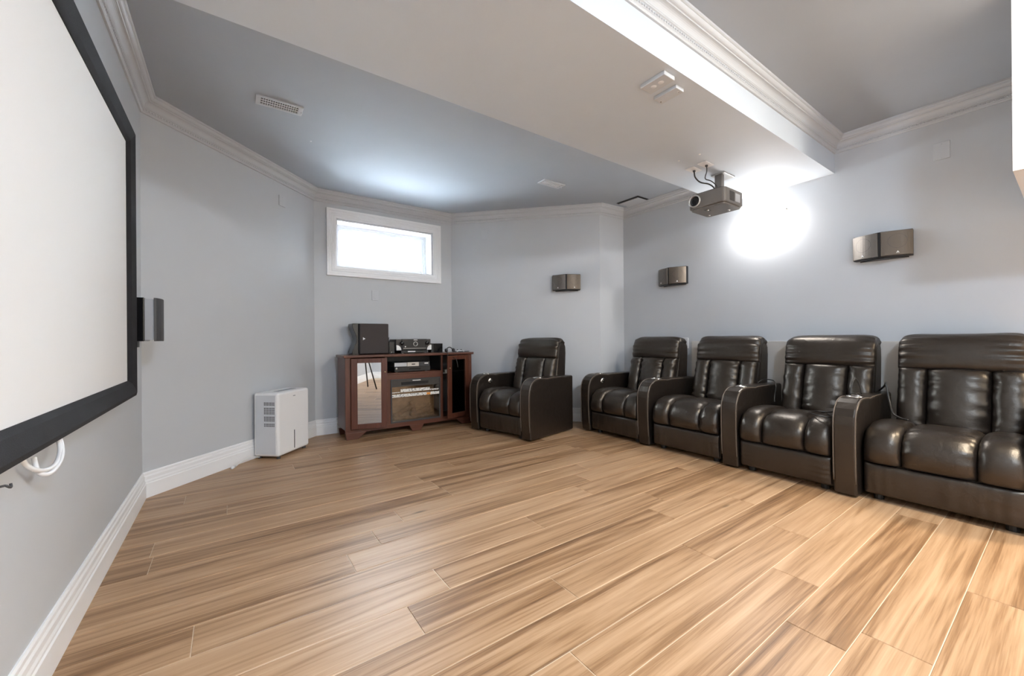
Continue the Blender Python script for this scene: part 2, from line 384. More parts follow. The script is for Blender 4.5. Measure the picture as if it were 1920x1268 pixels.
sweep(['baseboard_left', 'baseboard_far_left', 'baseboard_far', 'baseboard_far_right', 'baseboard_nib', 'baseboard_right', 'baseboard_rear'], [B0, A0, A1, A2, A3, A4, B1, B0], bpz, M['white'])

# window ---------------------------------------------------------------------------
win = sroot('window_1')
def frame_sweep(name, x0, x1, z0, z1, prof, y, m, parent):
    """picture-frame moulding: prof (inset from outer edge, depth toward the room)"""
    mb = MB(); k = len(prof)
    for (cx, cz, sx, sz) in ((x0, z0, 1, 1), (x1, z0, -1, 1), (x1, z1, -1, -1), (x0, z1, 1, -1)):
        for a, b in prof: mb.v.append((cx+sx*a, y-b, cz+sz*a))
    for c in range(4):
        for j in range(k):
            j2 = (j+1) % k; d = (c+1) % 4
            mb.f.append((c*k+j, c*k+j2, d*k+j2, d*k+j)); mb.m.append(0)
    return mb.build(name, m, parent)
frame_sweep('casing', .867, 2.218, 1.740, 2.478, [(0, 0), (0, .030), (.022, .030), (.028, .025), (.045, .025), (.055, .018), (.070, .018), (.078, .014), (.098, .014), (.102, .010), (.102, 0)], 4.742, M['white'], win)
jb = MB(); jt = .012
jb.box(WX0, WX1, 4.742, 4.95, WZ1-jt, WZ1); jb.box(WX0, WX1, 4.742, 4.95, WZ0, WZ0+jt); jb.box(WX0, WX0+jt, 4.742, 4.95, WZ0+jt, WZ1-jt); jb.box(WX1-jt, WX1, 4.742, 4.95, WZ0+jt, WZ1-jt)
jb.build('jamb', M['pvc'], win)
frame_sweep('window_frame', WX0+jt, WX1-jt, WZ0+jt, WZ1-jt, [(0, 0), (0, .05), (.022, .05), (.026, .035), (.026, 0)], 4.962, M['pvc'], win)
sash = frame_sweep('sash', WX0+.038, WX1-.038, WZ0+.038, WZ1-.038, [(0, 0), (0, .03), (.030, .03), (.036, .012), (.036, 0)], 4.955, M['pvc'], win)
MB().box(WX0+.07, WX1-.07, 4.943, 4.947, WZ0+.07, WZ1-.07).build('pane', M['glass'], win)
MB().box(WX1-.062, WX1-.046, 4.905, 4.925, 1.88, 1.96).build('latch', M['pvc'], win, bevel=.003)

# taupe band low on the wall behind the seat row
struct(MB().box(4.086, 4.10, -.9, 2.42, .168, .985).build('trim_taupe_band', M['taupe']))

# ------------------------------------------------------------------ projection screen
scr = thing('projection_screen', 'large white projection screen in a black velvet frame on the left wall', 'screen', (-.475, 1.65, .73))
SW, SH = 1.385, 1.465      # half width, height
MB().box(.012, .022, -SW+.08, SW-.08, .08, SH-.08).build('screen_surface', M['screen'], scr)
fb = MB(); prof = [(0, 0), (0, .042), (.018, .048), (.072, .036), (.088, .022), (.088, 0)]
k = len(prof)
for (cy, cz, sy, sz) in ((-SW, 0, 1, 1), (SW, 0, -1, 1), (SW, SH, -1, -1), (-SW, SH, 1, -1)):
    for a, b in prof: fb.v.append((b+.004, cy+sy*a, cz+sz*a))
for c in range(4):
    for j in range(k):
        j2 = (j+1) % k; d = (c+1) % 4; fb.f.append((c*k+j, c*k+j2, d*k+j2, d*k+j)); fb.m.append(0)
fb.build('frame', M['velvet'], scr)

# cables on the screen wall
tag(MB().tube([(-.468, 1.64, .76), (-.455, 1.645, .70), (-.44, 1.70, .665), (-.43, 1.77, .665), (-.435, 1.83, .70), (-.455, 1.86, .76)], .006, 8, 6)
    .tube([(-.462, 1.86, .77), (-.44, 1.855, .72), (-.425, 1.80, .675), (-.43, 1.735, .648), (-.445, 1.70, .66), (-.460, 1.72, .70)], .006, 8, 6)
    .build('white_cable', M['cable_white'], smooth=True), 'white cable loops hanging below the projection screen frame', 'cable')
nl = thing('wall_hook', 'small dark hook in the wall under the projection screen', 'hook', (-.475, 1.535, .673))
MB().tube([(0, 0, 0), (.018, 0, .002)], .003, 8, 1).build('shank', M['darkgrey'], nl, smooth=True)
MB().tube([(.018, 0, .002), (.024, .008, -.006), (.022, .014, .002)], .003, 8, 4).build('tip', M['darkgrey'], nl, smooth=True)

# front speaker beside the screen
sp = thing('wall_speaker', 'black wall speaker beside the right edge of the projection screen', 'speaker', (-.475, 3.22, 1.03))
MB().prism([(.0, -.10), (.0, .10), (.07, .10), (.07, -.10)], 0, .255).build('cabinet', M['gloss_black'], sp, bevel=.006)
MB().prism([(.07, -.094), (.07, .094), (.112, .088), (.112, -.088)], .008, .247).build('side_panel', M['grey_satin'], sp)
pr = [(.110, -.094)]+[(.110+.034*math.cos(t), .094*math.sin(t)) for t in [(-.5+i/10)*PI for i in range(11)]]+[(.110, .094)]
MB().prism(pr, 0, .255).build('grille', M['darkgrey'], sp, smooth=False, bevel=.004)
MB().box(.0, .03, -.03, .03, -.035, 0).build('bracket', M['darkgrey'], sp)

# ------------------------------------------------------------------ dual-face wall speakers
def wall_speaker(label, loc, rotz, flip=False):
    """origin on the wall, +x out into the room, y along the wall"""
    t = thing('surround_speaker', label, 'speaker', loc, rotz, 'bronze surround speakers on the walls')
    w, h, d = .17, .19, .125
    body = [(0, -w+.005), (0, w-.005), (.05, w), (d-.012, .012), (d-.012, -.012), (.05, -w)]
    MB().prism(body, 0, h).build('cabinet', M['black'], t, bevel=.003)
    for s in (-1, 1):
        p0 = Vector((.048, s*w)); p1 = Vector((d-.004, s*.008)); nrm = Vector((p1-p0).yx); nrm = Vector((nrm.x, -nrm.y)).normalized()
        if nrm.x < 0: nrm = -nrm
        front = []; back = []
        for i in range(11):
            u = i/10; q = p0.lerp(p1, u); bul = .020*(1-(2*u-1)**2)
            front.append(tuple(q+nrm*(.006+bul))); back.append(tuple(q-nrm*.004))
        poly = front+back[::-1]
        g = MB().prism(poly, .006, h-.006).build('grille', M['bronze_lit'] if s < 0 else M['bronze'], t, bevel=.002, angle=50)
        c = p0.lerp(p1, .5)+nrm*.0262; ax = (p1-p0).normalized()
        def P(u, z, o=.0005): return (c.x+ax.x*u+nrm.x*o, c.y+ax.y*u+nrm.y*o, z)
        lm = MB(); a, b, c3, dd = P(-.010, .018), P(.010, .018), P(0, .037), P(0, .023)
        lm.f = []; lm.v = [a, dd, c3, b, P(-.010, .018, .002), P(0, .023, .002), P(0, .037, .002), P(.010, .018, .002)]
        for f in ((4, 5, 6), (5, 7, 6), (0, 2, 1), (1, 2, 3), (0, 1, 5, 4), (1, 3, 7, 5), (3, 2, 6, 7), (2, 0, 4, 6)): lm.f.append(f); lm.m.append(0)
        lm.build('emblem', M['logo'], g)
        rg = MB()
        for kk in range(1): LL = (p1-p0).length; rg.tube([P(.052*math.cos(i/32*2*PI), .108+.052*math.sin(i/32*2*PI), .020*(1-(2*.052*math.cos(i/32*2*PI)/LL)**2)+.006-.0262-.0037) for i in range(32)], .004, 6, 1, True)
        rg.build('driver_ring', M['darkgrey'], g, smooth=True)
    MB().prism([(.0, -w+.03), (.0, w-.03), (.09, .02), (.09, -.02)], -.008, 0).build('base_plate', M['black'], t)
    return t
wall_speaker('bronze surround speaker on the far diagonal wall above the lone recliner', (3.412, 3.655, 1.615), math.atan2(-1.315, -1.378))
wall_speaker('bronze surround speaker on the right wall between the corner and the projector', (4.10, 2.625, 1.615), PI)
wall_speaker('largest bronze surround speaker, nearest the white bulkhead on the right wall', (4.10, .86, 1.615), PI)

# ------------------------------------------------------------------ wall and ceiling plates
def plate(label, loc, rotz, w, h, m='plate', name='wall_plate', rocker=False, screws=True):
    t = thing(name, label, 'wall plate', loc, rotz)
    MB().box(0, .010, -w/2, w/2, -h/2, h/2).build('cover', M[m], t, bevel=.003)
    if rocker: MB().box(.010, .014, -w*.22, w*.22, -h*.3, h*.3).build('rocker', M[m], t, bevel=.002)
    if screws:
        for s in (-1, 1): MB().lathe([(.0001, .012), (.003, .012), (.0035, .0095)], 10, (0, 0, s*h*.38), 'x').build('screw', M['plate'], t, smooth=True)
    return t
plate('blank grey plate high on the wall between projection screen and window', (.413, 4.414, 2.367), -PI/4, .082, .10)
plate('grey switch plate under the window', (1.386, 4.742, 1.543), -PI/2, .073, .114, rocker=True)
plate('blank grey plate on the diagonal wall right of the window', (2.688, 4.414, 2.366), math.atan2(-1.315, -1.378), .085, .115)
plate('square blank grey plate high above the largest wall speaker', (4.10, .55, 2.325), PI, .082, .122)
plate('white wall plate half hidden behind the headrest of the corner recliner', (4.10, 2.50, .965), PI, .075, .115, 'plate_white')

def vent(label, x0, x1, ya, yb):
    t = thing('ceiling_vent', label, 'vent', ((x0+x1)/2, (ya+yb)/2, H), 0, 'ceiling air vents'); w, d = (x1-x0)/2, (yb-ya)/2
    f = MB(); a = .018
    for bx in ((-w, w, -d, -d+a), (-w, w, d-a, d), (-w, -w+a*1.6, -d+a, d-a), (w-a*1.6, w, -d+a, d-a)): f.box(bx[0], bx[1], bx[2], bx[3], -.010, 0)
    f.build('frame', M['plate'], t, bevel=.002)
    MB().box(-w+a, w-a, -d+a, d-a, -.0015, 0).build('duct', M['dark_hole'], t)
    g = MB(); n = 16
    for i in range(1, n):
        x = -w+a*1.6+(2*w-3.2*a)*i/n; g.box(x-.0014, x+.0014, -d+a, d-a, -.009, -.0015)
    for s in (-1, 1): g.box(-w+a*1.6, w-a*1.6, s*(d-a)*.36-.003, s*(d-a)*.36+.003, -.009, -.003)
    o = g.build('louvers', M['plate_white'], t); o['kind'] = 'stuff'
    MB().box(w-.012, w-.006, -.004, .004, -.022, -.010).build('damper_lever', M['plate'], t)
vent('grey ceiling air vent nearest the projection screen', .148, .428, 3.10, 3.217)
vent('small ceiling air vent near the far diagonal wall', 2.62, 2.905, 3.117, 3.235)
ap = thing('access_panel', 'square access panel hanging ajar in the ceiling beside the right wall crown', 'access panel', (3.93, 3.06, H))
MB().box(-.115, .085, -.165, .145, -.003, 0).build('opening', M['dark_hole'], ap)
MB().box(-.085, .085, -.14, .13, -.014, -.006).build('panel', M['plate'], ap, bevel=.002)
for s in (-1, 1): MB().box(-.06, -.05, s*.1-.01, s*.1+.01, -.006, 0).build('clip', M['steel'], ap)
so = thing('ceiling_outlet', 'raised double outlet box under the soffit', 'outlet', (1.835, 1.265, HS))
MB().box(-.045, .045, -.072, .072, -.022, 0).build('cover', M['plate'], so, bevel=.003)
for s in (-1, 1):
    MB().lathe([(.0001, -.0235), (.014, -.0235), (.016, -.021)], 16, (0, s*.022, 0)).build('socket', M['plate_white'], so, smooth=True)
so = thing('ceiling_box', 'raised blank cable box under the soffit next to the outlet', 'outlet', (1.978, 1.293, HS))
MB().box(-.036, .036, -.069, .069, -.020, 0).build('cover', M['plate'], so, bevel=.003)
for s in (-1, 1): MB().lathe([(.0001, -.0225), (.004, -.0225), (.005, -.0195)], 10, (.01, s*.055, 0)).build('screw', M['steel'], so, smooth=True)
tag(MB().lathe([(.0001, -.004), (.006, -.003), (.007, 0)], 10, (.547, 3.596, H)).build('ceiling_screw', M['plate_white'], smooth=True), 'tiny white screw cap in the ceiling near the window', 'screw')

# ------------------------------------------------------------------ projector
pj = thing('projector', 'grey ceiling projector hanging under the soffit', 'projector', (3.245, 1.703, 2.06))
bd = MB(); hw, hd = .150, .146
ol = []
def rr(x, y, r, n=5):
    pts = []
    for cx, cy, a in ((x-r, y-r, 0), (-x+r, y-r, PI/2), (-x+r, -y+r, PI), (x-r, -y+r, 1.5*PI)):
        for i in range(n+1): t = a+PI/2*i/n; pts.append((cx+r*math.cos(t), cy+r*math.sin(t)))
    return pts
bd.prism(rr(hd, hw, .03), .012, .128); bd.build('body', M['projector'], pj, bevel=.010, seg=3, angle=50)
MB().prism(rr(hd-.012, hw-.012, .025), 0, .013).build('bottom_cover', M['projector'], pj, bevel=.003, angle=50)
MB().prism(rr(hd-.03, hw-.03, .025), .127, .142).build('top_cover', M['projector_dark'], pj, bevel=.003, angle=50)
lb = MB().lathe([(.050, -.004), (.050, -.016), (.044, -.018), (.040, -.012), (.040, .002)], 32, (-hd, .092, .072), 'x').build('lens_ring', M['silver'], pj, smooth=True)
MB().lathe([(.0001, -.010), (.02, -.009), (.034, -.004), (.041, .0)], 32, (-hd, .092, .072), 'x').build('lens', M['gloss_black'], pj, smooth=True)
vb = MB()
for i in range(8): vb.box(-.075+i*.0095, -.071+i*.0095, -hw-.0015, -hw+.002, .030, .105)
vb.build('side_grille', M['projector_dark'], pj)
MB().box(.01, .085, -hw-.002, -hw+.002, .035, .10).build('side_panel', M['silver'], pj, bevel=.002)
for x, y in ((-.07, .03), (.07, -.07), (.08, .10)): MB().lathe([(.0001, -.006), (.008, -.006), (.009, .001)], 12, (x, y, 0)).build('adjust_foot', M['steel'], pj, smooth=True)
MB().box(-.09, -.03, .02, .05, -.001, .003).build('rating_label', M['projector_dark'], pj)
# ceiling mount
pm = thing('projector_mount', 'silver ceiling mount post holding the projector', 'mount', (3.30, 1.70, 2.202))
MB().box(-.02, .155, -.05, .06, .160, .172).build('ceiling_plate', M['silver'], pm, bevel=.002)
MB().box(-.022, .022, -.03, .03, .012, .160).build('post', M['projector'], pm, bevel=.006)
MB().box(.022, .030, -.022, .022, .03, .15).build('post_cover', M['silver'], pm, bevel=.002)
MB().box(-.06, .05, -.07, .07, 0, .014).build('cradle', M['projector_dark'], pm, bevel=.004)
MB().tube([(.03, .02, .03), (.05, .03, .03)], .008, 10, 1).build('clamp_knob', M['darkgrey'], pm, smooth=True)
for i, (x, y, lb_) in enumerate(((3.045, 1.775, 'white cable plate under the soffit farther from the bulkhead'), (3.03, 1.665, 'white cable plate under the soffit nearer the outlet boxes'))):
    t = thing('cable_plate', lb_, 'wall plate', (x, y, HS))
    MB().box(-.062, .062, -.036, .036, -.007, 0).build('cover', M['plate_white'], t, bevel=.003)
    MB().lathe([(.0001, -.018), (.010, -.018), (.011, -.006)], 14, (.01, 0, 0)).build('cable_gland', M['darkgrey'], t, smooth=True)
tag(MB().tube([(3.055, 1.775, 2.358), (3.07, 1.775, 2.315), (3.13, 1.765, 2.285), (3.21, 1.74, 2.28), (3.262, 1.725, 2.255), (3.268, 1.725, 2.215)], .0055, 8, 6).build('projector_cable', M['cable_black'], smooth=True), 'thick dark cable drooping from the farther cable plate to the projector', 'cable')
tag(MB().tube([(3.042, 1.665, 2.358), (3.06, 1.675, 2.325), (3.12, 1.72, 2.298), (3.20, 1.715, 2.295), (3.258, 1.70, 2.26), (3.262, 1.70, 2.215)], .004, 8, 6).build('projector_cable', M['cable_black'], smooth=True), 'thin dark cable drooping from the nearer cable plate to the projector', 'cable')
for x, y, lb_ in ((2.80, 1.75, 'small white screw in the soffit, farther from the bulkhead'), (2.83, 1.60, 'small white screw in the soffit, nearer the bulkhead')):
    tag(MB().lathe([(.0001, -.005), (.006, -.004), (.007, 0)], 10, (x, y, HS)).build('ceiling_screw', M['logo'], smooth=True), lb_, 'screw')

# ------------------------------------------------------------------ sconces and lamps
def sconce(label, y, mm):
    t = thing('wall_sconce', label, 'lamp', (4.10, y, 1.955))
    prof = [(.004, 0), (.045, .006), (.085, .03), (.118, .075), (.138, .13), (.145, .185)]
    inner = [(r-.006, h+.004) for r, h in prof[::-1]]
    MB().lathe(prof, 28, (0, 0, 0), 'z', PI/2, 1.5*PI).lathe(prof[-1:]+inner, 28, (0, 0, 0), 'z', PI/2, 1.5*PI, mi=1).build('glass_bowl', [mm, M['sconce_inner']], t, smooth=True, recalc=False)
    MB().box(-.012, 0, -.05, .05, .02, .19).build('back_plate', M['white'], t, bevel=.004)
    MB().tube([(-.012, 0, .03), (-.03, 0, .02), (-.03, 0, -.012)], .005, 8, 3).build('finial', M['brass'], t, smooth=True)
sconce('glowing white half-bowl wall sconce beside the projector', 1.69, M['sconce_glass'])
sconce('added half-bowl fill sconce, unseen past the white bulkhead', -1.15, M['fill_sconce_glass'])
hk = thing('wall_hook', 'small dark peg in the right wall just beside the glowing sconce', 'hook', (4.10, 1.50, 2.165))
MB().tube([(0, 0, 0), (-.03, 0, .004)], .004, 8, 1).build('shank', M['brass'], hk, smooth=True)
MB().lathe([(.0001, -.036), (.006, -.034), (.006, -.030), (.0001, -.029)], 12, (0, 0, .004), 'x').build('tip', M['darkgrey'], hk, smooth=True)
def flush_fill_lamp(label, x, y, mm):
    t = thing('ceiling_fill_lamp', label, 'lamp', (x, y, H))
    MB().lathe([(.0001, -.09), (.06, -.086), (.11, -.068), (.15, -.035), (.165, -.012)], 28).build('glass_shade', mm, t, smooth=True)
    MB().lathe([(.16, -.016), (.18, -.016), (.18, 0), (.0001, 0)], 28).build('ceiling_base', M['white'], t, smooth=False)
flush_fill_lamp('added round flush fill lamp, unseen over the rear right of the room', 2.6, -.75, M['fill_lamp_glass_warm'])
flush_fill_lamp('added round flush fill lamp, unseen over the rear left of the room', .8, -.95, M['fill_lamp_glass'])

# ------------------------------------------------------------------ dehumidifier
dh = thing('dehumidifier', 'white box dehumidifier standing by the diagonal left wall', 'dehumidifier', (.333, 3.969, 0), math.atan2(.314, .285))
DW, DD, DH = .425, .235, .575     # x along front, y back
MB().prism([(0, 0), (DW, 0), (DW, DD), (0, DD)], .022, DH).build('body', M['appliance'], dh, bevel=.022, seg=4)
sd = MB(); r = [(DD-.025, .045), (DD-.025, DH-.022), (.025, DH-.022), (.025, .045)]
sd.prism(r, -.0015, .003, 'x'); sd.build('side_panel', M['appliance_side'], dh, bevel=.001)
gr = MB()
for i in range(7):
    for j in range(14):
        if j in (2, 6, 11): continue
        y = .035+i*.0145; z = .285+j*.0152; gr.box(-.0025, -.001, y, y+.0075, z, z+.011)
g = gr.build('intake_grille', M['darkgrey'], dh); g['kind'] = 'stuff'
MB().box(.205, .213, -.0015, .002, .05, .215).build('water_gauge', M['dark_hole'], dh)
MB().box(.195, .225, -.001, .002, .522, .530).build('brand_mark', M['grey_satin'], dh)
MB().box(.10, DW-.09, .07, .12, DH-.002, DH+.0015).build('outlet_slot', M['grey_satin'], dh)
for x, y in ((.04, .03), (DW-.04, .03), (.04, DD-.03), (DW-.04, DD-.03)): MB().lathe([(.0001, 0), (.016, 0), (.016, .024)], 12, (x, y, 0)).build('foot', M['darkgrey'], dh, smooth=False)
tag(MB().tube([(.20, 4.05, .03), (.13, 4.015, .05), (.08, 3.99, .035), (.03, 3.955, .008), (.012, 3.925, .006)], .004, 8, 6).tube([(.024, 3.945, .012), (.004, 3.905, .012)], .012, 10, 1)
    .build('power_cord', M['cable_white'], smooth=True), 'white power cord with plug lying along the baseboard beside the dehumidifier', 'cord')

# ------------------------------------------------------------------ fireplace cabinet
cb = thing('fireplace_cabinet', 'dark cherry fireplace media cabinet under the window', 'cabinet', (1.69, 4.31, 0))
cv, chm = M['cherry_v'], M['cherry_h']
x0, x1 = -.735, .735; xa, xb = -.310, .335; zb, zt = .095, .840; D = .345
def cbox(name, x0_, x1_, y0_, y1_, z0_, z1_, m=cv, bevel=.002, parent=cb): return MB().box(x0_, x1_, y0_, y1_, z0_, z1_).build(name, m, parent, bevel=bevel)
cbox('side_panel', x0, x0+.02, .012, D, zb, zt); cbox('side_panel', x1-.02, x1, .012, D, zb, zt)
cbox('corner_post', x0, x0+.055, 0, .03, zb-.01, zt); cbox('corner_post', x1-.055, x1, 0, .03, zb-.01, zt)
cbox('divider', xa-.018, xa+.002, .004, D, zb, zt); cbox('divider', xb-.002, xb+.018, .004, D, zb, zt)
cbox('back_panel', x0+.02, x1-.02, D-.01, D, zb, zt, M['darkgrey'], 0)
cbox('bottom_panel', x0+.02, x1-.02, .012, D-.01, zb, zb+.018, chm)
cbox('plinth_rail', x0, x1, .004, .022, zb-.03, zb+.004, chm)
cbox('shelf', xa+.002, xb-.002, .006, D-.01, .645, .663, chm)
cbox('compartment_side', xa+.002, xa+.006, .02, D-.012, .663, zt, M['black'], 0); cbox('compartment_side', xb-.006, xb-.002, .02, D-.012, .663, zt, M['black'], 0)
cbox('compartment_back', xa+.006, xb-.006, D-.016, D-.011, .663, zt, M['black'], 0)
tp = MB().prism([(x0-.018, -.02), (x1+.022, -.02), (x1+.022, D+.005), (x0-.018, D+.005)], zt, zt+.028).build('top', chm, cb, bevel=.006, seg=3)
# fireplace surround and insert
f0, f1, fz0, fz1 = -.268, .318, .112, .590
cbox('surround_rail', xa+.002, xb-.002, .004, .02, fz1, .645, chm); cbox('surround_rail', xa+.002, xb-.002, .004, .02, zb, fz0, chm)
cbox('surround_stile', xa+.002, f0, .004, .02, fz0, fz1); cbox('surround_stile', f1, xb-.002, .004, .02, fz0, fz1)
ins = MB()
for bx in ((f0, f1, fz0, fz0+.016), (f0, f1, fz1-.014, fz1), (f0, f0+.014, fz0+.016, fz1-.014), (f1-.014, f1, fz0+.016, fz1-.014)): ins.box(bx[0], bx[1], -.002, .06, bx[2], bx[3])
insert = ins.build('fireplace_insert', M['darkgrey'], cb, bevel=.002)
MB().box(f0+.014, f1-.014, .004, .05, fz1-.085, fz1-.014).build('blower_panel', M['projector_dark'], insert, bevel=.002)
MB().box(f0+.12, f1-.15, .000, .006, fz1-.066, fz1-.034).build('blower_slot', M['dark_hole'], insert)
MB().box(-.02, .075, -.002, .004, fz1-.026, fz1-.018).build('brand_mark', M['logo'], insert)
MB().box(f0+.014, f1-.014, .15, .155, fz0+.016, fz1-.085).build('firebox_back', M['firebox'], insert)
lg = [((f0+.06, .08, .17), (f0+.28, .10, .27), .028), ((f0+.30, .08, .15), (f0+.27, .11, .32), .026), ((f0+.24, .06, .17), (f0+.48, .09, .21), .030), ((f0+.38, .10, .16), (f0+.50, .09, .27), .024), ((f0+.05, .07, .145), (f0+.52, .07, .15), .022)]
for a, b, r_ in lg:
    pts = [tuple(Vector(a).lerp(Vector(b), i/4)+Vector((random.uniform(-.006, .006), 0, random.uniform(-.008, .008)))) for i in range(5)]
    MB().tube(pts, r_, 8, 2).build('log', M['ember'], insert, smooth=True)
MB().box(f0+.014, f1-.014, .006, .010, fz0+.016, fz1-.085).build('fire_glass', M['fire_glass'], insert)
st = MB(); st.box(f0+.016, f1-.016, .003, .0055, .392, .424); st.box(f0+.11, f1-.13, .003, .0055, .444, .478); st.box(f0+.016, f0+.105, .003, .0055, .440, .448); st.box(f1-.125, f1-.022, .003, .0055, .442, .456)
st.build('printed_label', M['sticker'], insert)
MB().box(f1-.17, f1-.125, .002, .003, .394, .420).build('flame_print', mat('flame_print', (.75, .3, .05), .5, var=.4, vscale=60), insert)
# glazed doors
def door(hinge_x, sgn, ang, w, label):
    """hinge at hinge_x, door extends sgn along x, opened by ang"""
    e = bpy.data.objects.new('door', None)
    z0, z1 = zb+.012, zt-.006; s = .062
    mb = MB(); X = lambda a: sgn*a
    def bx(a, b, c, d): mb.box(min(X(a), X(b)), max(X(a), X(b)), -.020, 0, c, d)
    bx(0, s, z0, z1); bx(w-s, w, z0, z1); bx(s, w-s, z0, z0+s*.85); bx(s, w-s, z1-s*.75, z1)
    o = mb.build('door', cv, cb, bevel=.003); o.location = (hinge_x, -.002, 0); o.rotation_euler = (0, 0, ang); o['label'] = label
    MB().box(min(X(s), X(w-s)), max(X(s), X(w-s)), -.012, -.008, z0+s*.85, z1-s*.75).build('door_glass', M['door_glass'] if sgn > 0 else M['dark_glass'], o)
    MB().lathe([(.0001, -.036), (.008, -.034), (.010, -.028), (.006, -.022), (.006, -.018)], 14, (X(w-.022), 0, .69), 'y').build('knob', M['brass'], o, smooth=True)
    return o
door(x0+.056, 1, -math.radians(15), .356, 'left door with mirror-like glass standing slightly ajar')
door(x1-.052, -1, math.radians(16), .340, 'right glazed door standing ajar')
for fx in (x0, -.06, x1-.16):
    for fy in (.0, D-.04):
        if fx == -.06: poly = [(fx-.0, zb-.026), (fx+.17, zb-.026), (fx+.135, 0), (fx+.035, 0)]
        elif fx < 0: poly = [(fx, zb-.026), (fx+.21, zb-.026), (fx+.13, 0), (fx+.01, 0)]
        else: poly = [(fx-.05, zb-.026), (fx+.16, zb-.026), (fx+.15, 0), (fx+.03, 0)]
        MB().prism(poly, fy, fy+.04, 'y').build('foot', chm, cb, bevel=.003)
cbox('glass_shelf', xb+.02, x1-.022, .03, D-.012, .62, .628, M['silver'], 0)
cbox('interior_lining', x0+.02, xa-.018, D-.014, D-.011, zb+.018, zt, M['darkgrey'], 0)

# --- things in and on the cabinet (world coordinates)
ZT = .868
sw = thing('subwoofer', 'dark brown box speaker with a white emblem on top of the cabinet', 'speaker', (1.285, 4.46, ZT))
MB().box(-.15, .16, 0, .26, .006, .336).build('cabinet', M['darkgrey'], sw, bevel=.006)
MB().box(-.148, .160, -.022, -.002, .008, .334).build('grille', M['grille_fabric'], sw, bevel=.006)
cvp = [(-.152, .0)]+[(-.152-.060*math.sin(PI*(i/10))**.8, .336*i/10) for i in range(11)]
MB().prism([(-.150, .0), (-.215, .0), (-.220, .03), (-.205, .07), (-.178, .13), (-.172, .17), (-.180, .21), (-.205, .27), (-.220, .31), (-.215, .336), (-.150, .336)], .02, .20, 'y').build('side_baffle', M['gloss_black'], sw, bevel=.004)
lm = MB(); lm.prism([(-.118, .155), (-.118, .187), (-.092, .171)], -.025, -.021, 'y'); lm.build('emblem', M['logo'], sw)
for x in (-.13, .14):
    for y in (.02, .24): MB().lathe([(.0001, 0), (.012, 0), (.012, .007)], 10, (x, y, 0)).build('foot', M['black'], sw)
s1 = thing('desk_speaker', 'narrow black mini speaker between the box speaker and the receiver', 'speaker', (1.487, 4.47, ZT))
MB().box(-.030, .036, 0, .10, 0, .138).build('cabinet', M['black'], s1, bevel=.004)
MB().box(-.026, .032, -.004, .001, .006, .132).build('grille', M['gloss_black'], s1, bevel=.002)
MB().tube([(-.02, .05, .136), (-.012, .05, .185)], .0035, 8, 1).build('antenna', M['black'], s1, smooth=True)
MB().lathe([(.0001, -.005), (.005, -.005), (.006, -.003)], 10, (.0, 0, .016), 'y').build('indicator', M['logo'], s1)
rcv = thing('av_receiver', 'black receiver with dial and white rounded corners on the cabinet', 'receiver', (1.755, 4.46, ZT+.032))
MB().box(-.215, .205, .012, .24, .0, .130).build('case', M['projector_dark'], rcv, bevel=.003)
MB().box(-.150, .150, -.004, .012, .004, .132).build('faceplate', M['black'], rcv, bevel=.003)
for s in (-1, 1):
    MB().lathe([(.0001, -.024), (.020, -.024), (.022, -.020), (.022, -.003)], 20, (s*.152, 0, .085), 'y').build('knob', M['gloss_black'], rcv, smooth=True)
    q = [(s*.212, .004)]+[(s*(.212-.055*math.cos(t)), .004+.060*math.sin(t)) for t in [i/8*PI/2 for i in range(9)]]
    MB().prism(q, .004, .0125, 'y').build('white_corner', M['logo'], rcv)
MB().lathe([(.020, -.005), (.024, -.010), (.028, -.005)], 24, (.01, 0, .075), 'y').build('dial_ring', M['silver'], rcv, smooth=True)
MB().box(-.012, .034, -.006, -.003, .117, .124).build('brand_mark', M['logo'], rcv)
MB().box(-.135, .14, -.006, -.003, .022, .026).build('trim_strip', M['silver'], rcv)
MB().lathe([(.0001, -.008), (.007, -.008), (.008, -.003)], 12, (-.112, 0, .045), 'y').build('jack', M['logo'], rcv)
pl_ = thing('media_player', 'thin black player under the receiver on top of the cabinet', 'player', (1.755, 4.45, ZT))
MB().box(-.165, .155, 0, .24, .004, .032).build('case', M['black'], pl_, bevel=.003)
MB().box(-.085, .005, -.002, .002, .014, .026).build('display', M['logo'], pl_)
for x in (-.14, .13):
    for y in (.02, .2): MB().lathe([(.0001, 0), (.011, 0), (.011, .005)], 10, (x, y, 0)).build('foot', M['silver'], pl_)
s2 = thing('desk_speaker', 'wide black mini speaker right of the receiver', 'speaker', (2.045, 4.47, ZT))
MB().box(-.078, .072, 0, .10, 0, .108).build('cabinet', M['black'], s2, bevel=.004)
MB().box(-.050, .066, -.004, .001, .006, .102).build('grille', M['gloss_black'], s2, bevel=.002)
hs = thing('headset', 'black headset lying on the right end of the cabinet top', 'headset', (2.16, 4.36, ZT))
MB().tube([(-.05, 0, .014), (-.035, .0, .05), (-.005, .0, .062), (.025, 0, .045), (.045, 0, .016)], .006, 8, 6).build('band', M['black'], hs, smooth=True)
for x in (-.05, .045): MB().lathe([(.0001, -.012), (.020, -.012), (.024, 0), (.020, .012), (.0001, .012)], 16, (x, 0, .026), 'x').build('ear_cup', M['darkgrey'], hs, smooth=True)
rm = thing('game_controller', 'grey and white controller lying on the cabinet top next to the headset', 'controller', (2.29, 4.36, ZT))
MB().prism([(-.055, -.02), (-.03, .025), (.03, .025), (.055, -.02), (.035, -.025), (.02, -.004), (-.02, -.004), (-.035, -.025)], 0, .026).build('shell', M['plate'], rm, bevel=.006)
for s in (-1, 1): MB().lathe([(.008, .026), (.009, .034), (.0001, .035)], 12, (s*.025, .01, 0)).build('thumb_stick', M['black'], rm, smooth=True)
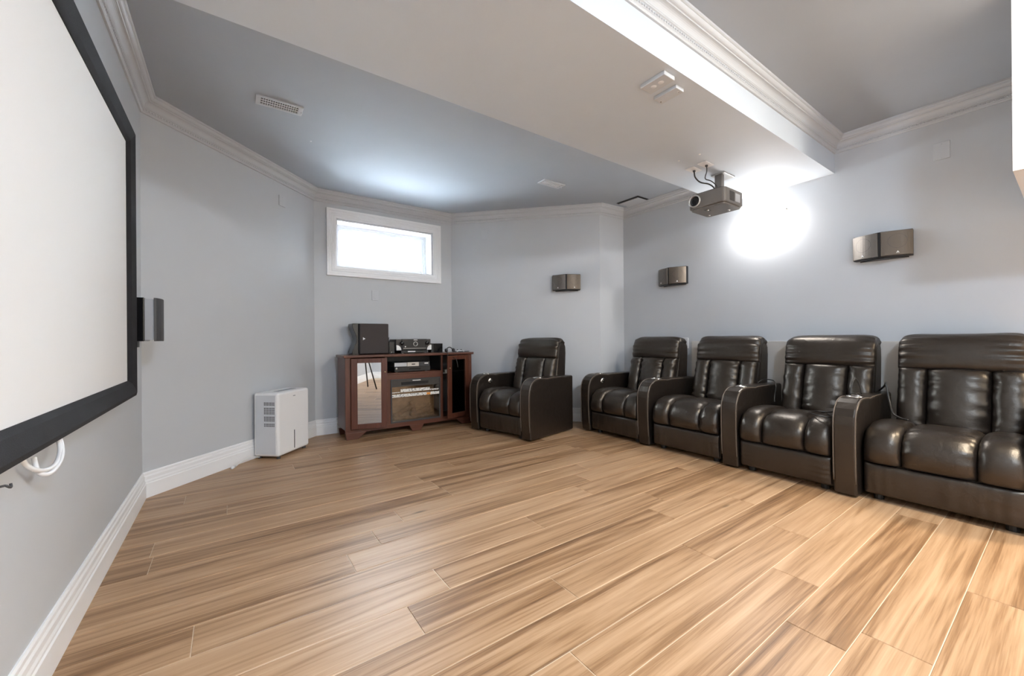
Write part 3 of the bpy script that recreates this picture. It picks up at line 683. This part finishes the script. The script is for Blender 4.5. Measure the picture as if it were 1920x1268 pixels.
tag(MB().tube([(2.10, 4.33, .874), (2.09, 4.295, .878), (2.085, 4.270, .86), (2.09, 4.255, .82), (2.15, 4.20, .80), (2.165, 4.18, .74), (2.17, 4.18, .70)], .004, 8, 6).tube([(2.22, 4.37, .874), (2.30, 4.33, .875), (2.38, 4.37, .874), (2.41, 4.34, .875)], .004, 8, 6).build('audio_cable', M['cable_black'], smooth=True), 'dark cable lying over the right end of the cabinet and hanging down', 'cable')
p1 = thing('disc_player', 'black disc player at the bottom of the open cabinet compartment', 'player', (1.69, 4.335, .663))
MB().box(-.215, .205, 0, .26, .006, .060).build('case', M['black'], p1, bevel=.003)
MB().box(-.05, .08, -.002, .001, .028, .038).build('tray_door', M['gloss_black'], p1)
MB().lathe([(.0001, -.006), (.012, -.006), (.014, 0)], 14, (-.195, 0, .042), 'y').build('knob', M['silver'], p1, smooth=True)
for x in (-.18, .16): MB().lathe([(.0001, 0), (.012, 0), (.012, .007)], 10, (x, .03, 0)).build('foot', M['silver'], p1)
p2 = thing('set_top_box', 'silver fronted set-top box stacked in the open cabinet compartment', 'player', (1.69, 4.34, .723))
MB().box(-.215, .20, .002, .24, 0, .048).build('case', M['darkgrey'], p2, bevel=.002)
MB().box(-.215, -.075, -.003, .003, .004, .046).build('front_panel', M['plate'], p2)
MB().box(-.070, .065, -.005, .003, .002, .047).build('front_panel', M['silver'], p2)
MB().box(-.02, .02, -.007, -.004, .020, .030).build('display', M['dark_hole'], p2)
MB().box(.135, .18, -.002, .003, .024, .036).build('brand_mark', M['logo'], p2)
rt = thing('router', 'grey gadget with antenna behind the right glass door of the cabinet', 'router', (2.22, 4.42, .628))
MB().box(-.10, .10, 0, .12, 0, .03).build('case', M['silver'], rt, bevel=.004)
MB().tube([(.03, .03, .03), (.075, .03, .16)], .006, 8, 1).build('antenna', M['plate'], rt, smooth=True)

# ------------------------------------------------------------------ recliners
def catmull(pts, n):
    P = [Vector(p) for p in pts]; out = []
    L = len(P)
    for i in range(n):
        s = i/(n-1)*(L-1); k = min(int(s), L-2); t = s-k
        g = lambda j: P[max(0, min(L-1, j))]
        p0, p1, p2, p3 = g(k-1), g(k), g(k+1), g(k+2)
        out.append(0.5*((2*p1)+(p2-p0)*t+(2*p0-5*p1+4*p2-p3)*t*t+(3*p1-p0-3*p2+p3)*t**3))
    return out
def puff(path, y0, y1, Ht, nS=34, nT=22, pT=3.2, pS=6.0, wr=.004, seed=0, base=.03, mid=0.0, fold=0.0):
    """quilted cushion: a padded strip following path (x,z), width y0..y1, padding height Ht along the outward normal"""
    rnd = random.Random(seed); C = catmull(path, nS); mb = MB(); yc, hw = (y0+y1)/2, (y1-y0)/2
    ph = [(rnd.uniform(16, 60), rnd.uniform(0, 6.3), rnd.uniform(.4, 1)) for _ in range(5)]
    nor = []
    for i in range(nS):
        a = C[max(0, i-1)]; b = C[min(nS-1, i+1)]; d = (b-a).normalized(); nor.append(Vector((d.y, -d.x)))
    top = []; bot = []
    for i in range(nS):
        s = i/(nS-1); es = max(0, 1-abs(2*s-1)**pS)**.5
        rt_, rb_ = [], []
        for j in range(nT):
            t = -math.cos(PI*j/(nT-1)); et = max(0, 1-abs(t)**pT)**.55
            side = 0 if t < 0 else 2.1
            w = sum(a*math.sin(f*s+p+side) for f, p, a in ph)*wr*(abs(t)**2.2)*et**.3*es
            w += fold*math.sin(9*t*PI+3*math.sin(5*t+seed))*es*et*(1-s)**.5
            h = Ht*et*es*(1+mid*(1-t*t))+w
            p = C[i]+nor[i]*h; q = C[i]-nor[i]*base
            y = yc+hw*t
            rt_.append((p.x, y, p.y)); rb_.append((q.x, yc+hw*t*.98, q.y))
        top.append(rt_); bot.append(rb_)
    idx = lambda g, i, j: (0 if g == 0 else nS*nT)+i*nT+j
    for g in (top, bot):
        for r_ in g: mb.v += r_
    for i in range(nS-1):
        for j in range(nT-1):
            mb.f.append((idx(0, i, j), idx(0, i+1, j), idx(0, i+1, j+1), idx(0, i, j+1))); mb.m.append(0)
            mb.f.append((idx(1, i, j), idx(1, i, j+1), idx(1, i+1, j+1), idx(1, i+1, j))); mb.m.append(0)
        for j in (0, nT-1):
            mb.f.append((idx(0, i, j), idx(0, i+1, j), idx(1, i+1, j), idx(1, i, j))); mb.m.append(0)
    for j in range(nT-1):
        for i in (0, nS-1):
            mb.f.append((idx(0, i, j), idx(0, i, j+1), idx(1, i, j+1), idx(1, i, j))); mb.m.append(0)
    return mb
LE = M['leather']
ARM = [(.06, .012), (.06, .612), (.30, .616), (.50, .618), (.555, .612), (.60, .618), (.70, .624), (.765, .618), (.815, .597), (.852, .562), (.874, .515), (.882, .46), (.884, .34), (.880, .20), (.872, .10), (.862, .012)]
ARM_W = .062
_arm = {}
def add_arm(t, y, holder, lever):
    global _arm
    a = MB().prism([(p, q) for p, q in ARM], y-ARM_W, y+ARM_W, 'y').build('arm', LE, t, bevel=.016, seg=3, angle=45)
    pp = MB()
    for s in (-1, 1):
        pp.tube([(x+(-.004 if x < .1 else .0), y+s*(ARM_W-.010), z-.001) if 0 else (x, y+s*(ARM_W-.006), z-.004) for x, z in ARM[2:15]], .0042, 6, 2)
    pp.build('piping', M['stitch'], a, smooth=True)
    if holder:
        MB().lathe([(.033, .001), (.036, .008), (.043, .010), (.048, .006), (.049, -.006)], 28, (.665, y, .620)).build('cup_holder', M['chrome'], a, smooth=True)
        MB().lathe([(.0001, .0035), (.030, .0035), (.035, .005)], 24, (.665, y, .620)).build('cup_well', M['gloss_black'], a, smooth=True)
    if lever:
        MB().lathe([(.0001, .010), (.026, .009), (.032, .003), (.033, -.002)], 20, (.66, y+lever*ARM_W, .545), 'y').build('recline_button', M['chrome'], a, smooth=True)
def recliner(label, loc, rotz, arms, sx=1.0, sw=.31, seed=0, boff=0.0, levers=None):
    t = thing('recliner', label, 'recliner', loc, rotz, 'dark brown leather recliners'); t.scale = (sx, 1, 1)
    for y, hd_ in arms: add_arm(t, y, hd_, (1 if y < 0 else -1) if levers else 0)
    # base under the seat and back shell
    MB().prism([(.08, .035), (.835, .035), (.835, .235), (.80, .40), (.12, .40), (.08, .30)], -sw, sw, 'y').build('base', LE, t, bevel=.012)
    for x in (.12, .78):
        for y in (-sw+.06, sw-.06): MB().lathe([(.0001, 0), (.025, 0), (.025, .037)], 12, (x, y, 0)).build('foot', M['black'], t)
    shell = [(.13, .20), (.27, .36), (.255, .50), (.215, .79), (.20, .90), (.185, .955), (.15, .985), (.10, .992), (.055, .975), (.03, .935), (.025, .86), (.05, .45), (.06, .20)]
    sh = MB().prism(shell, -.285+boff, .285+boff, 'y').build('back_shell', LE, t, bevel=.028, seg=4, angle=50)
    # seat: three quilted channels running over the front edge
    sp_ = [(.30, .405), (.45, .415), (.60, .425), (.72, .425), (.795, .405), (.835, .355), (.845, .29), (.838, .235)]
    c = sw*.46
    puff(sp_[::-1], -sw+.002, -c, .055, seed=seed+1, wr=.0035).build('seat_cushion', LE, t, smooth=True)
    puff(sp_[::-1], -c, c, .048, seed=seed+2, wr=.0035, pT=4).build('seat_cushion', LE, t, smooth=True)
    puff(sp_[::-1], c, sw-.002, .055, seed=seed+3, wr=.0035).build('seat_cushion', LE, t, smooth=True)
    # footrest panel
    puff([(.842, .045), (.846, .10), (.848, .16), (.846, .232)], -sw+.004, sw-.004, .024, nS=20, nT=60, pT=14, pS=8, seed=seed+4, wr=.001, fold=.0022).build('footrest', LE, t, smooth=True)
    # backrest: three upright channels and a headrest roll
    bp_ = [(.325, .40), (.315, .47), (.285, .60), (.255, .72), (.235, .805)]
    for i, (a, b, hh) in enumerate(((-.285, -.140, .058), (-.140, .140, .074), (.140, .285, .058))):
        puff(bp_, a+boff, b+boff, hh, seed=seed+5+i, wr=.006, pT=2.6).build('back_cushion', LE, t, smooth=True)
    hp_ = [(.225, .798), (.228, .83), (.222, .88), (.212, .93), (.190, .970), (.150, .990), (.100, .992), (.065, .978)]
    puff(hp_, -.290+boff, .290+boff, .045, nT=30, seed=seed+9, wr=.006, pT=6, pS=5).build('headrest', LE, t, smooth=True)
    # seams down the back edges
    sm = MB()
    for s in (-1, 1): sm.tube([(x+.004, boff+s*.272, z) for x, z in shell[1:8]], .004, 6, 3)
    sm.build('piping', M['stitch'], t, smooth=True)
    return t
aw = .379
XB = 4.075
recliner('single recliner turned slightly, apart from the row, beside the fireplace cabinet', (3.10, 3.717, 0), PI+math.radians(12), [(-.381, True), (.381, True)], .92, seed=10, levers=True, boff=.05)
recliner('recliner in the far corner at the start of the row', (XB, 2.769, 0), PI, [(-.379, True), (.379, True)], 1.0, seed=20, levers=True, boff=.05)
recliner('second recliner of the row counted from the far corner', (XB, 1.985, 0), PI, [(.395, True)], 1.0, seed=30, boff=.055)
recliner('third recliner of the row, with a cable loop on its seat', (XB, 1.228, 0), PI, [(.360, True)], 1.0, sw=.292, seed=40, boff=.08)
recliner('nearest recliner of the row, cut by the right edge of the picture', (XB, .470, 0), PI, [(.395, True)], .93, sw=.325, seed=50, boff=.02)

# loose cables on the row
def cable(label, pts, r=.004): tag(MB().tube(pts, r, 8, 6).build('audio_cable', M['cable_black'], smooth=True), label, 'cable')
cable('dark cable looped behind the arm between the second and third recliners', [(3.72, 1.60, .63), (3.80, 1.585, .655), (3.90, 1.55, .64), (3.86, 1.515, .60), (3.80, 1.50, .53), (3.74, 1.48, .49), (3.70, 1.46, .485)])
cable('dark cable loop lying on the seat of the third recliner', [(3.42, 1.02, .485), (3.36, .985, .486), (3.30, .955, .487), (3.26, .975, .486), (3.28, 1.04, .488), (3.36, 1.10, .488), (3.46, 1.10, .487), (3.50, 1.03, .487), (3.47, .965, .52), (3.44, .90, .63), (3.43, .86, .637)])
cable('thin dark cable standing in a loop on the arm next to the nearest recliner', [(3.45, .90, .63), (3.47, .895, .70), (3.50, .885, .735), (3.52, .87, .70), (3.53, .86, .63)], .0035)
cable('bundle of dark cable hanging down beside the backrest of the nearest recliner', [(3.86, .84, .63), (3.80, .80, .67), (3.72, .775, .70), (3.70, .765, .66), (3.68, .75, .58), (3.62, .72, .51), (3.56, .67, .49), (3.52, .63, .49)], .006)

# ------------------------------------------------------------------ photographer's tripod (seen mirrored in the cabinet door)
tr = thing('camera_tripod', 'black camera tripod mirrored in the left cabinet door glass', 'tripod', (-.05, -.07, 0))
for a in (.5, .5+2*PI/3, .5+4*PI/3):
    MB().tube([(.03*math.cos(a), .03*math.sin(a), .86), (.34*math.cos(a), .34*math.sin(a), .008)], .013, 10, 1).build('leg', M['black'], tr, smooth=True)
MB().lathe([(.0001, .90), (.035, .90), (.035, .83), (.02, .80), (.015, .62), (.0001, .62)], 16).build('centre_column', M['black'], tr)
